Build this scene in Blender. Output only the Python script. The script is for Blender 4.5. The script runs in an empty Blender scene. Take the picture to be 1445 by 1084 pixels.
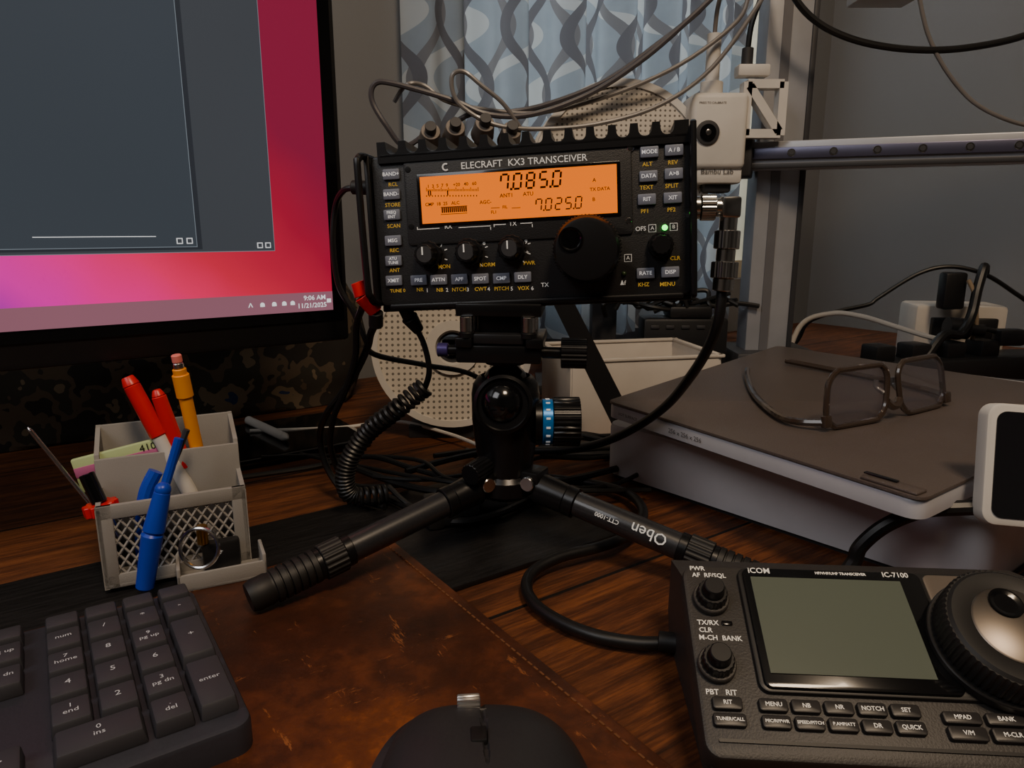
import bpy, bmesh, math, random
from mathutils import Vector, Matrix, noise
random.seed(4)
TH=math.radians(35)
cU,sU=math.cos(TH),math.sin(TH)
U=Vector((cU,sU,0)); NN=Vector((-sU,cU,0))
def UT(s,t,z=0): return U*s+NN*t+Vector((0,0,z))
def T(x,y,z=0): return Matrix.Translation((x,y,z))
def RX(a): return Matrix.Rotation(math.radians(a),4,'X')
def RY(a): return Matrix.Rotation(math.radians(a),4,'Y')
def RZ(a): return Matrix.Rotation(math.radians(a),4,'Z')
def lin(c):
    o=[]
    for v in c:
        v=v/255.
        o.append(v/12.92 if v<=.04045 else ((v+.055)/1.055)**2.4)
    return (o[0],o[1],o[2],1)
# ------------------------------------------------------------ materials
def M(name,col,rough=.5,metal=0.,var=.12,scale=40.,bump=0.,bscale=400.,emit=0.,coat=0.,trans=0.,alpha=1.,spec=.5):
    m=bpy.data.materials.new(name); m.use_nodes=True
    nt=m.node_tree; b=nt.nodes['Principled BSDF']; L=nt.links.new
    c=lin(col)
    tc=nt.nodes.new('ShaderNodeTexCoord')
    no=nt.nodes.new('ShaderNodeTexNoise'); no.inputs['Scale'].default_value=scale; no.inputs['Detail'].default_value=4
    L(tc.outputs['Object'],no.inputs['Vector'])
    mx=nt.nodes.new('ShaderNodeMix'); mx.data_type='RGBA'
    mx.inputs[6].default_value=tuple(v*(1-var) for v in c[:3])+(1,)
    mx.inputs[7].default_value=tuple(min(1,v*(1+var)) for v in c[:3])+(1,)
    L(no.outputs['Fac'],mx.inputs[0]); L(mx.outputs[2],b.inputs['Base Color'])
    b.inputs['Roughness'].default_value=rough; b.inputs['Metallic'].default_value=metal
    b.inputs['Coat Weight'].default_value=coat; b.inputs['Transmission Weight'].default_value=trans
    b.inputs['Alpha'].default_value=alpha; b.inputs['Specular IOR Level'].default_value=spec
    if emit>0:
        b.inputs['Emission Color'].default_value=c; b.inputs['Emission Strength'].default_value=emit
    if bump>0:
        n2=nt.nodes.new('ShaderNodeTexNoise'); n2.inputs['Scale'].default_value=bscale
        L(tc.outputs['Object'],n2.inputs['Vector'])
        bp=nt.nodes.new('ShaderNodeBump'); bp.inputs['Strength'].default_value=bump; bp.inputs['Distance'].default_value=.001
        L(n2.outputs['Fac'],bp.inputs['Height']); L(bp.outputs['Normal'],b.inputs['Normal'])
    return m
class NT:
    def __init__(s,name):
        s.m=bpy.data.materials.new(name); s.m.use_nodes=True; s.nt=s.m.node_tree; s.b=s.nt.nodes['Principled BSDF']
    def n(s,t,**k):
        x=s.nt.nodes.new(t)
        for a,v in k.items(): setattr(x,a,v)
        return x
    def l(s,a,b): s.nt.links.new(a,b)
    def math(s,op,a,b=None,clamp=False):
        x=s.n('ShaderNodeMath',operation=op,use_clamp=clamp)
        for i,v in enumerate((a,b)):
            if v is None: continue
            if isinstance(v,(int,float)): x.inputs[i].default_value=v
            else: s.l(v,x.inputs[i])
        return x.outputs[0]
    def mix(s,f,a,b):
        x=s.n('ShaderNodeMix',data_type='RGBA')
        for i,v in ((0,f),(6,a),(7,b)):
            if isinstance(v,(int,float,tuple)): x.inputs[i].default_value=v
            else: s.l(v,x.inputs[i])
        return x.outputs[2]
    def xyz(s,kind='Object'):
        tc=s.n('ShaderNodeTexCoord'); sp=s.n('ShaderNodeSeparateXYZ'); s.l(tc.outputs[kind],sp.inputs[0])
        return tc.outputs[kind],sp.outputs
    def noise(s,vec,scale,detail=5,sc=None,rough=.55):
        if sc:
            mp=s.n('ShaderNodeMapping'); mp.inputs['Scale'].default_value=sc; s.l(vec,mp.inputs[0]); vec=mp.outputs[0]
        x=s.n('ShaderNodeTexNoise'); x.inputs['Scale'].default_value=scale; x.inputs['Detail'].default_value=detail; x.inputs['Roughness'].default_value=rough
        s.l(vec,x.inputs['Vector']); return x.outputs['Fac']
    def ramp(s,f,stops):
        x=s.n('ShaderNodeValToRGB'); e=x.color_ramp.elements
        while len(e)<len(stops): e.new(.5)
        for i,(p,c) in enumerate(stops): e[i].position=p; e[i].color=c if len(c)==4 else lin(c)
        s.l(f,x.inputs[0]); return x.outputs[0]
    def bump(s,h,st=.3,d=.001):
        x=s.n('ShaderNodeBump'); x.inputs['Strength'].default_value=st; x.inputs['Distance'].default_value=d
        s.l(h,x.inputs['Height']); s.l(x.outputs[0],s.b.inputs['Normal'])

BLK=M('black_plastic',(26,26,28),.42,bump=.08,bscale=900)
BLKM=M('black_anodised',(24,24,26),.36,metal=.2)
BLKG=M('black_gloss',(12,12,14),.15,coat=.3)
RUB=M('black_rubber',(24,23,23),.55)
CAB=M('cable_black',(20,20,21),.42)
GRYK=M('grey_key',(116,122,138),.5)
WPT=M('white_print',(225,225,222),.6,emit=.14)  # plain print; slight glow added to keep labels bright
YPT=M('yellow_print',(225,185,60),.6,emit=.08)  # plain print too, brightened by a weak added glow
CHR=M('chrome',(205,203,200),.2,metal=1.)
BRS=M('brass',(190,140,60),.3,metal=1.)
WHT=M('white_plastic',(210,206,200),.5)
WHT2=M('warm_white_plastic',(202,194,184),.5)
LGR=M('light_grey_pla',(148,145,141),.6,bump=.15,bscale=1500)
ALU=M('brushed_aluminium',(166,168,174),.38,metal=.25)
DGR=M('dark_grey',(52,52,55),.5)
BLU=M('blue_handle',(18,62,190),.35)
RED=M('red_plastic',(210,22,22),.35)
YEL=M('yellow_barrel',(250,155,15),.4)
PNK=M('pink_eraser',(235,130,120),.6)
GLS=M('ptfe_tube',(118,113,110),.28,coat=.3)
BLUR=M('blue_ring',(15,115,190),.3,metal=.3)
PUR=M('purple_knob',(70,60,120),.35,metal=.4)

# ------------------------------------------------------------ mesh builder
class B:
    def __init__(s,name,mat=None):
        s.name=name; s.bm=bmesh.new(); s.mats=[]; s.M=mat or Matrix.Identity(4)
    def mi(s,m):
        if m not in s.mats: s.mats.append(m)
        return s.mats.index(m)
    def add(s,bm,m,X=None):
        i=s.mi(m)
        for f in bm.faces: f.material_index=i
        bmesh.ops.transform(bm,matrix=s.M@(X or Matrix.Identity(4)),verts=bm.verts)
        me=bpy.data.meshes.new('t'); bm.to_mesh(me); bm.free(); s.bm.from_mesh(me); bpy.data.meshes.remove(me)
    def box(s,size,loc,m,rot=None,bev=.0008,seg=2):
        bm=bmesh.new(); bmesh.ops.create_cube(bm,size=1)
        bmesh.ops.scale(bm,vec=size,verts=bm.verts)
        if bev>0: bmesh.ops.bevel(bm,geom=bm.edges[:],offset=min(bev,min(size)*.45),segments=seg,affect='EDGES',profile=.5)
        s.add(bm,m,Matrix.Translation(loc)@(rot or Matrix.Identity(4)))
    def taper(s,size,top,loc,m,bev=.0008,rot=None):
        bm=bmesh.new(); bmesh.ops.create_cube(bm,size=1); bmesh.ops.scale(bm,vec=size,verts=bm.verts)
        for v in bm.verts:
            if v.co.z>0: v.co.x*=top; v.co.y*=top
        bmesh.ops.bevel(bm,geom=bm.edges[:],offset=bev,segments=2,affect='EDGES',profile=.5)
        s.add(bm,m,Matrix.Translation(loc)@(rot or Matrix.Identity(4)))
    def prism(s,poly,z0,z1,m,X=None,bev=0):
        bm=bmesh.new()
        a=[bm.verts.new((p[0],p[1],z0)) for p in poly]; b=[bm.verts.new((p[0],p[1],z1)) for p in poly]
        n=len(poly)
        bm.faces.new(a[::-1]); tp=bm.faces.new(b)
        for i in range(n): bm.faces.new((a[i],a[(i+1)%n],b[(i+1)%n],b[i]))
        bmesh.ops.recalc_face_normals(bm,faces=bm.faces)
        if bev>0: bmesh.ops.bevel(bm,geom=list(tp.edges),offset=bev,segments=2,affect='EDGES',profile=.5)
        s.add(bm,m,X)
    def rr(s,w,h,r,cx,cy,z0,z1,m,X=None,bev=0,seg=6):
        s.prism(rrect(w,h,r,cx,cy,seg),z0,z1,m,X,bev)
    def lathe(s,prof,m,p=(0,0,0),axis=(0,0,1),seg=32,teeth=0,tamp=.0,closed=False):
        bm=bmesh.new(); rings=[]
        for r,z in prof:
            if r<1e-6: rings.append([bm.verts.new((0,0,z))]); continue
            ring=[]
            for i in range(seg):
                a=2*math.pi*i/seg; rr=r*(1-(tamp if teeth and (i*teeth*2//seg)%2 else 0))
                ring.append(bm.verts.new((rr*math.cos(a),rr*math.sin(a),z)))
            rings.append(ring)
        pairs=list(zip(rings,rings[1:]))
        if closed: pairs.append((rings[-1],rings[0]))
        for A,Bq in pairs:
            if len(A)==1 and len(Bq)==1: continue
            for i in range(seg):
                j=(i+1)%seg
                if len(A)==1: bm.faces.new((A[0],Bq[i],Bq[j]))
                elif len(Bq)==1: bm.faces.new((A[i],A[j],Bq[0]))
                else: bm.faces.new((A[i],A[j],Bq[j],Bq[i]))
        if not closed:
            if len(rings[0])>1: bm.faces.new(rings[0][::-1])
            if len(rings[-1])>1: bm.faces.new(rings[-1])
        bmesh.ops.recalc_face_normals(bm,faces=bm.faces)
        q=Vector(axis).normalized().to_track_quat('Z','Y').to_matrix().to_4x4()
        s.add(bm,m,Matrix.Translation(p)@q)
    def cyl(s,p0,p1,r,m,r2=None,seg=24,bev=.0004,teeth=0,tamp=.06):
        p0=Vector(p0);p1=Vector(p1);h=(p1-p0).length; r2=r if r2 is None else r2
        b=min(bev,h*.3,r*.3)
        s.lathe([(r-b,0),(r,b),(r2,h-b),(r2-b,h)],m,p0,p1-p0,seg if not teeth else teeth*4,teeth,tamp)
    def ball(s,c,r,m,sc=(1,1,1),seg=24):
        bm=bmesh.new(); bmesh.ops.create_uvsphere(bm,u_segments=seg,v_segments=seg//2,radius=r)
        bmesh.ops.scale(bm,vec=sc,verts=bm.verts); s.add(bm,m,Matrix.Translation(c))
    def tube(s,pts,r,m,seg=8,sub=6,closed=False):
        P=spline([Vector(p) for p in pts],sub,closed); n=len(P)
        bm=bmesh.new(); rings=[]; up=None
        for i,p in enumerate(P):
            if closed: t=(P[(i+1)%n]-P[i-1])
            else: t=(P[min(i+1,n-1)]-P[max(i-1,0)])
            t.normalize()
            if up is None:
                up=Vector((0,0,1)) if abs(t.z)<.9 else Vector((1,0,0))
            a=(up-t*up.dot(t)).normalized(); up=a; b=t.cross(a)
            rings.append([bm.verts.new(p+(a*math.cos(2*math.pi*k/seg)+b*math.sin(2*math.pi*k/seg))*r) for k in range(seg)])
        R=range(n) if closed else range(n-1)
        for i in R:
            A=rings[i];Bq=rings[(i+1)%n]
            for k in range(seg):
                j=(k+1)%seg; bm.faces.new((A[k],A[j],Bq[j],Bq[k]))
        if not closed: bm.faces.new(rings[0][::-1]); bm.faces.new(rings[-1])
        bmesh.ops.recalc_face_normals(bm,faces=bm.faces)
        s.add(bm,m)
    def text(s,body,size,loc,m,X=None,align='CENTER',ext=0.,bold=0.):
        c=bpy.data.curves.new('f','FONT'); c.body=body; c.size=size; c.align_x=align; c.align_y='CENTER'; c.resolution_u=2; c.extrude=ext; c.offset=bold
        o=bpy.data.objects.new('f',c); bpy.context.collection.objects.link(o)
        bpy.context.view_layer.update()
        me=bpy.data.meshes.new_from_object(o.evaluated_get(bpy.context.evaluated_depsgraph_get()))
        bm=bmesh.new(); bm.from_mesh(me); bpy.data.meshes.remove(me)
        bpy.data.objects.remove(o); bpy.data.curves.remove(c)
        s.add(bm,m,(X or Matrix.Identity(4))@Matrix.Translation(loc))
    def done(s,rotz=0.,loc=None,ang=35):
        bm=s.bm; R=RZ(rotz)
        xs=[v.co for v in bm.verts]
        if loc is None:
            loc=Vector(((min(v.x for v in xs)+max(v.x for v in xs))/2,(min(v.y for v in xs)+max(v.y for v in xs))/2,min(v.z for v in xs)))
        loc=Vector(loc)
        W=Matrix.Translation(loc)@R
        bmesh.ops.transform(bm,matrix=W.inverted(),verts=bm.verts)
        me=bpy.data.meshes.new(s.name); bm.to_mesh(me); bm.free()
        for m in s.mats: me.materials.append(m)
        me.shade_smooth() if hasattr(me,'shade_smooth') else None
        try: me.set_sharp_from_angle(angle=math.radians(ang))
        except Exception: pass
        o=bpy.data.objects.new(s.name,me); bpy.context.collection.objects.link(o); o.matrix_world=W
        return o
def rrect(w,h,r,cx=0,cy=0,seg=6):
    P=[]
    for k,(sx,sy) in enumerate(((1,1),(-1,1),(-1,-1),(1,-1))):
        for i in range(seg+1):
            a=math.pi/2*(k+i/seg)
            P.append((cx+sx*(w/2-r)+r*math.cos(a),cy+sy*(h/2-r)+r*math.sin(a)))
    return P
def spline(P,sub=6,closed=False):
    if len(P)<3 or sub<2: return P
    out=[]; n=len(P)
    rng=range(n) if closed else range(n-1)
    for i in rng:
        if closed: a,b,c,d=P[i-1],P[i],P[(i+1)%n],P[(i+2)%n]
        else: a,b,c,d=P[max(i-1,0)],P[i],P[i+1],P[min(i+2,n-1)]
        for k in range(sub):
            t=k/sub
            out.append(.5*((2*b)+(c-a)*t+(2*a-5*b+4*c-d)*t*t+(3*b-a-3*c+d)*t**3))
    if not closed: out.append(P[-1])
    return out
def mm(*pts): return [Vector((x/1000,y/1000,z/1000)) for x,y,z in pts]
def cable(name,pts,r,m,sub=8):
    b=B(name); b.tube(mm(*pts),r,m,seg=10,sub=sub); return b.done()

# ------------------------------------------------------------ room shell
SW0,SE0,T0,T1=-1.5,1.42,-2.0,.90
def wallmat(nm,a,c):
    w=NT(nm); v,_=w.xyz()
    w.l(w.mix(w.noise(v,3,3),lin(a),lin(c)),w.b.inputs['Base Color']); w.b.inputs['Roughness'].default_value=.75
    w.bump(w.noise(v,350,2),.12); return w.m
WALL=wallmat('wall_paint',(112,113,115),(122,122,123))
fl=NT('floor_carpet'); v,_=fl.xyz(); fl.l(fl.mix(fl.noise(v,120,4),lin((70,60,52)),lin((95,84,74))),fl.b.inputs['Base Color']); fl.b.inputs['Roughness'].default_value=.95
CEI=M('ceiling_paint',(190,188,182),.9)
TRIM=M('trim_paint',(225,216,192),.5)
RM=RZ(35)
ZF,ZC=-.75,1.65
WS0,WS1,WZ0,WZ1=.50,1.245,.10,1.35
b=B('wall_back',RM); th=.1
b.box((WS0-SW0,th,ZC-ZF),((WS0+SW0)/2,T1+th/2,(ZC+ZF)/2),WALL,bev=0)
b.box((SE0-WS1,th,ZC-ZF),((SE0+WS1)/2,T1+th/2,(ZC+ZF)/2),WALL,bev=0)
b.box((WS1-WS0,th,WZ0-ZF),((WS1+WS0)/2,T1+th/2,(WZ0+ZF)/2),WALL,bev=0)
b.box((WS1-WS0,th,ZC-WZ1),((WS1+WS0)/2,T1+th/2,(WZ1+ZC)/2),WALL,bev=0)
b.done(35)
b=B('wall_right',RM); b.box((.1,T1-T0+.2,ZC-ZF),(SE0+.05,(T0+T1)/2,(ZC+ZF)/2),WALL,bev=0); b.done(35)
b=B('wall_left',RM); b.box((.1,T1-T0+.2,ZC-ZF),(SW0-.05,(T0+T1)/2,(ZC+ZF)/2),WALL,bev=0); b.done(35)
b=B('wall_front',RM); b.box((SE0-SW0,.1,ZC-ZF),((SE0+SW0)/2,T0-.05,(ZC+ZF)/2),WALL,bev=0); b.done(35)
b=B('floor',RM); b.box((SE0-SW0+.2,T1-T0+.2,.05),((SE0+SW0)/2,(T0+T1)/2,ZF-.025),fl.m,bev=0); b.done(35)
b=B('ceiling',RM); b.box((SE0-SW0+.2,T1-T0+.2,.05),((SE0+SW0)/2,(T0+T1)/2,ZC+.025),CEI,bev=0); b.done(35)
b=B('baseboard_back',RM); b.box((SE0-SW0,.012,.09),((SE0+SW0)/2,T1-.006,ZF+.045),TRIM,bev=.002); b.done(35)
b=B('baseboard_right',RM); b.box((.012,T1-T0,.09),(SE0-.006,(T0+T1)/2,ZF+.045),TRIM,bev=.002); b.done(35)
# window
PANE=M('window_pane',(220,235,240),.05,trans=1.,alpha=.35)
b=B('window_1',RM)
fw=.035
b.box((fw,.06,WZ1-WZ0),(WS0+fw/2,T1+.05,(WZ0+WZ1)/2),TRIM); b.box((fw,.06,WZ1-WZ0),(WS1-fw/2,T1+.05,(WZ0+WZ1)/2),TRIM)
b.box((WS1-WS0,.06,fw),((WS0+WS1)/2,T1+.05,WZ0+fw/2),TRIM); b.box((WS1-WS0,.06,fw),((WS0+WS1)/2,T1+.05,WZ1-fw/2),TRIM)
b.box((WS1-WS0,.05,.03),((WS0+WS1)/2,T1+.05,.72),TRIM)
b.box((WS1-WS0,.004,WZ1-WZ0),((WS0+WS1)/2,T1+.055,(WZ0+WZ1)/2),PANE,bev=0)
b.done(35)
# hedge outside
hg=NT('foliage'); v,_=hg.xyz()
hg.l(hg.ramp(hg.noise(v,14,6),[(.35,(80,104,94)),(.55,(130,160,150)),(.7,(200,210,205))]),hg.b.inputs['Base Color'])
b=B('garden_hedge',RM)
bm=bmesh.new(); bmesh.ops.create_grid(bm,x_segments=60,y_segments=40,size=1)
for q in bm.verts:
    q.co=Vector((q.co.x*1.5,.12*noise.noise(q.co*9),q.co.y*.65))
b.add(bm,hg.m,T(.9,1.9,-.1)); b.done(35)
# curtain
cu=NT('curtain_fabric'); v,o=cu.xyz()
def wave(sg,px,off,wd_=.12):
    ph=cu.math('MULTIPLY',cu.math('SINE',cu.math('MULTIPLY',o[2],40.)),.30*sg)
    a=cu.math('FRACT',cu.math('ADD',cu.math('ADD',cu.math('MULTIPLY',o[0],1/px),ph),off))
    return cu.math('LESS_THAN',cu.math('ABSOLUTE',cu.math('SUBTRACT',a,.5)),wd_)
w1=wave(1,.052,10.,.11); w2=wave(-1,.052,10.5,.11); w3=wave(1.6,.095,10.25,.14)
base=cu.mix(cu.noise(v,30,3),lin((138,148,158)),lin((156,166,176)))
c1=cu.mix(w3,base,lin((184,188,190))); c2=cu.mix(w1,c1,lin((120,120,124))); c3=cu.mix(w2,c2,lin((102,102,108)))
cu.l(c3,cu.b.inputs['Base Color']); cu.b.inputs['Roughness'].default_value=.9
tr=cu.n('ShaderNodeBsdfTranslucent'); cu.l(c3,tr.inputs[0]); ms=cu.n('ShaderNodeMixShader'); ms.inputs[0].default_value=.5
out=[n for n in cu.nt.nodes if n.type=='OUTPUT_MATERIAL'][0]
cu.l(cu.b.outputs[0],ms.inputs[1]); cu.l(tr.outputs[0],ms.inputs[2]); cu.l(ms.outputs[0],out.inputs[0])
b=B('window_curtain',RM)
bm=bmesh.new(); nx=240; nz=12; g=[]
for i in range(nx+1):
    s_=.44+i/nx*.65; row=[]
    for k in range(nz+1):
        z=.03+k/nz*1.36
        y=.848+.018*math.sin(s_*60+.6*math.sin(z*3))+.009*math.sin(s_*131+1.)
        row.append(bm.verts.new((s_,y,z)))
    g.append(row)
for i in range(nx):
    for k in range(nz): bm.faces.new((g[i][k],g[i+1][k],g[i+1][k+1],g[i][k+1]))
b.add(bm,cu.m)
b.cyl((.38,.848,1.40),(1.32,.848,1.40),.009,DGR)
for s_ in (.42,1.28): b.box((.02,.06,.02),(s_,.868,1.40),DGR)
b.done(35,ang=60)

# ------------------------------------------------------------ desk
wd=NT('rustic_wood'); v,o=wd.xyz()
g1=wd.noise(v,9,8,sc=(1,11,1),rough=.65); g2=wd.noise(v,40,6,sc=(1,14,1),rough=.7)
plank=wd.math('FRACT',wd.math('MULTIPLY',o[1],1/.14)); seam=wd.math('LESS_THAN',plank,.018)
pid=wd.math('FLOOR',wd.math('MULTIPLY',o[1],1/.14))
tone=wd.math('FRACT',wd.math('MULTIPLY',wd.math('SINE',wd.math('MULTIPLY',pid,12.9)),43.7))
f=wd.math('ADD',wd.math('MULTIPLY',g1,.60),wd.math('MULTIPLY',g2,.40))
f=wd.math('ADD',f,wd.math('MULTIPLY',wd.math('SUBTRACT',tone,.5),.06))
col=wd.ramp(f,[(.32,(34,18,10)),(.46,(78,42,21)),(.58,(118,68,34)),(.74,(150,95,53))])
col=wd.mix(seam,col,(.006,.004,.003,1))
wd.l(col,wd.b.inputs['Base Color']); wd.b.inputs['Roughness'].default_value=.62; wd.b.inputs['Specular IOR Level'].default_value=.35; wd.bump(f,.35,.001)
bw=NT('black_wood'); v,o=bw.xyz()
g1=bw.noise(v,30,6,sc=(1,12,1),rough=.7)
bw.l(bw.ramp(g1,[(.4,(11,11,12)),(.62,(30,29,30))]),bw.b.inputs['Base Color']); bw.b.inputs['Roughness'].default_value=.42; bw.bump(g1,.5,.0008)
b=B('desk',RM)
DS0,DS1,DT0,DT1=-.85,1.39,-.08,.885
b.box((DS1-DS0,DT1-DT0,.03),((DS0+DS1)/2,(DT0+DT1)/2,-.015),wd.m,bev=.002)
for s_ in (DS0+.06,DS1-.06):
    for t_ in (DT0+.06,DT1-.06): b.box((.05,.05,.72),(s_,t_,-.03-.36),DGR,bev=.003)
b.done(35,loc=(0,0,0))
b=B('black_shelf_board',RM)
b.box((.62,.150,.0035),(.02,.315+.075,.00175),bw.m,bev=.0008)
b.done(35)
le=NT('leather'); v,o=le.xyz()
n1=le.noise(v,7,6,rough=.6); n2=le.noise(v,60,5,rough=.7)
f=le.math('ADD',le.math('MULTIPLY',n1,.72),le.math('MULTIPLY',n2,.28))
col=le.ramp(f,[(.36,(44,24,16)),(.48,(72,37,21)),(.57,(110,58,29)),(.68,(190,106,48))])
sc2=le.noise(v,30,7,sc=(3,.6,1),rough=.85); sc3=le.noise(v,24,7,sc=(.6,3,1),rough=.85)
scr=le.math('MULTIPLY',le.math('GREATER_THAN',le.math('MAXIMUM',sc2,sc3),.625),.45)
col=le.mix(scr,col,lin((190,118,66)))
le.l(col,le.b.inputs['Base Color']); le.b.inputs['Roughness'].default_value=.45
le.bump(le.math('ADD',f,le.math('MULTIPLY',n2,.5)),.5,.0012)
b=B('leather_desk_mat',RM)
cs=-.081*cU+.4245*sU; ct=.081*sU+.4245*cU
b.rr(.62,.40,.008,cs-.31,ct-.20,0.0036,.0062,le.m,bev=.0008)
ST=M('stitching',(110,68,38),.7)
for i in range(88): b.box((.0009,.003,.0006),(cs-.006,ct-.01-i*.0044,.0063),ST,bev=0)
for i in range(138): b.box((.003,.0009,.0006),(cs-.01-i*.0044,ct-.006,.0063),ST,bev=0)
b.done(35)
ZM=.0062

# ------------------------------------------------------------ monitor
b_o=Vector((-.122,.4825,.145))
MM=Matrix.Translation(b_o)@RZ(35)
wp=NT('screen_wallpaper'); v,o=wp.xyz()
h=wp.math('MULTIPLY',o[2],1/.335); x_=wp.math('MULTIPLY',o[0],-1/.26)
nz_=wp.noise(v,6,3)
f=wp.math('ADD',wp.math('SUBTRACT',x_,wp.math('MULTIPLY',h,1.3)),wp.math('MULTIPLY',wp.math('SUBTRACT',nz_,.5),.5))
f=wp.math('ADD',f,.34)
col=wp.ramp(f,[(.0,(135,24,58)),(.2,(165,22,54)),(.45,(215,34,66)),(.6,(245,28,96)),(.75,(250,16,140)),(.9,(235,20,170)),(1.,(190,40,170))])
wp.b.inputs['Base Color'].default_value=(.01,.01,.01,1); wp.b.inputs['Roughness'].default_value=.3
wp.l(col,wp.b.inputs['Emission Color']); wp.b.inputs['Emission Strength'].default_value=.95
def scr(name,col,e=.85):
    q=NT(name); v,o=q.xyz(); c=lin(col)
    q.l(q.mix(q.noise(v,4,2),tuple(x*.85 for x in c[:3])+(1,),tuple(x*1.15 for x in c[:3])+(1,)),q.b.inputs['Emission Color'])
    q.b.inputs['Emission Strength'].default_value=e; q.b.inputs['Base Color'].default_value=(.01,.01,.01,1); q.b.inputs['Roughness'].default_value=.3
    return q.m
SP1=scr('screen_panel_a',(66,70,76)); SP2=scr('screen_panel_b',(62,69,77)); SLN=scr('screen_line',(125,134,142)); STB=scr('screen_taskbar',(150,98,112)); SWT=scr('screen_text',(240,240,240),1.); SDK=scr('screen_shade',(46,50,57))
b=B('computer_monitor',MM)
W_,H_=.596,.335
b.box((W_+.024,.022,H_+.036),(-W_/2,.0125,H_/2-.004),BLK,bev=.003)
b.box((W_+.016,.0015,H_+.014),(-W_/2,.0012,H_/2),BLKG,bev=0)
def quad(b,x0,x1,z0,z1,y,m):
    bm=bmesh.new(); vs=[bm.verts.new(p) for p in ((x0,y,z0),(x1,y,z0),(x1,y,z1),(x0,y,z1))]; bm.faces.new(vs); b.add(bm,m)
quad(b,-W_,0,0,H_,-.0002,wp.m)
quad(b,-W_,0,0,.0125,-.0005,STB)
quad(b,-W_,-.0365,.0400,H_,-.0005,SLN); quad(b,-W_,-.0369,.0404,H_,-.0008,SP1)
quad(b,-W_,-.0800,.0418,H_,-.0010,SDK)
quad(b,-W_,-.0828,.0432,H_,-.0012,SLN); quad(b,-W_,-.0832,.0436,H_,-.0014,SP2)
XM=RX(90)
for x0,z0 in ((-.0405,.0432),(-.0455,.0432),(-.0865,.0464),(-.0920,.0464)):
    quad(b,x0-.0022,x0+.0012,z0-.0012,z0+.0022,-.0017,SWT)
    quad(b,x0-.0017,x0+.0007,z0-.0007,z0+.0017,-.0019,SP1)
quad(b,-.165,-.105,.0494,.0498,-.0017,SWT)
b.text('9:06 AM',.0044,(-.0125,.0088,.0009),SWT,XM,bold=.00005); b.text('11/21/2025',.0044,(-.0145,.0038,.0009),SWT,XM,bold=.00005)
for i,x0 in enumerate((-.0275,-.0330,-.0395,-.0470)):
    b.cyl((x0,-.0006,.0062),(x0,-.0009,.0062),.0014,SWT,seg=16,bev=0); b.box((.0028,.0003,.0012),(x0,-.0008,.0055),SWT,bev=0)
b.text('^',.007,(-.0545,.005,.0009),SWT,XM)
b.box((.0028,.0003,.0026),(-.0028,-.0008,.0064),SWT,bev=0)
b.box((.05,.02,.26),(-.36,.045,.02),BLK); b.box((.09,.09,.008),(-.36,.06,-.1408),BLK); b.box((.10,.03,.10),(-.36,.035,.16),BLK)
b.done(35,loc=b_o)

# ------------------------------------------------------------ HF transceiver on tripod
KXM=T(.0083,.4157,.204)@RZ(-8)@RX(87)@RZ(3.1)
k=.000400; c3_,s3_=math.cos(math.radians(3.1)),math.sin(math.radians(3.1))
def K(a,bq):   # face layout measurement -> face metres
    dx=a-743; dy=310-bq
    return ((dx*c3_+dy*s3_)*k,(-dx*s3_+dy*c3_)*k)
b=B('hf_transceiver_radio',KXM)
FB=M('radio_face',(30,30,32),.5,bump=.2,bscale=1500)
b.box((.182,.088,.040),(.001,-.003,-.0215),BLK,bev=.002)
b.rr(.180,.084,.003,.001,-.0035,-.003,.0012,FB,bev=.0006)
b.rr(.1295,.0475,.002,-.0050,.0125,.0012,.0022,FB,bev=.0004)
top=.0478; r=.0036; pitch=.0119; x=-.0815
poly=[(-.0845,.036),(-.0845,top)]
while x+pitch<.0905:
    c_=x+pitch/2
    poly.append((c_-r-.0003,top))
    for j in range(9):
        a=math.pi+math.pi*j/8
        poly.append((c_+r*math.cos(a),top-.0034+r*math.sin(a)))
    poly.append((c_+r+.0003,top))
    x+=pitch
poly+=[(.0905,top),(.0905,.036)]
b.prism(poly,-.030,.0030,BLKM)
b.box((.174,.003,.03),(.003,.0400,-.012),BLKM)
b.tube([(-.0905,.040,-.02),(-.0925,.0405,.004),(-.0935,.038,.0105),(-.0935,.030,.0125),(-.093,-.030,.0125),(-.092,-.040,.0105),(-.091,-.0435,.004),(-.090,-.0435,-.02)],.0021,BLKM,seg=10)
b.box((.0035,.086,.044),(-.0915,-.002,-.019),BLKM)
b.box((.0030,.092,.050),(.0920,-.0010,-.017),BLKM,bev=.0012)
b.tube([(.0920,.042,-.01),(.0922,.0435,.006),(.0922,.038,.0090),(.0922,-.038,.0090),(.0922,-.0445,.006),(.0920,-.044,-.01)],.0017,BLKM,seg=10)
b.box((.182,.004,.030),(.001,-.0475,-.018),BLKM,bev=.001)
b.box((.170,.003,.006),(.002,-.0462,.002),BLKM,bev=.001)
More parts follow.
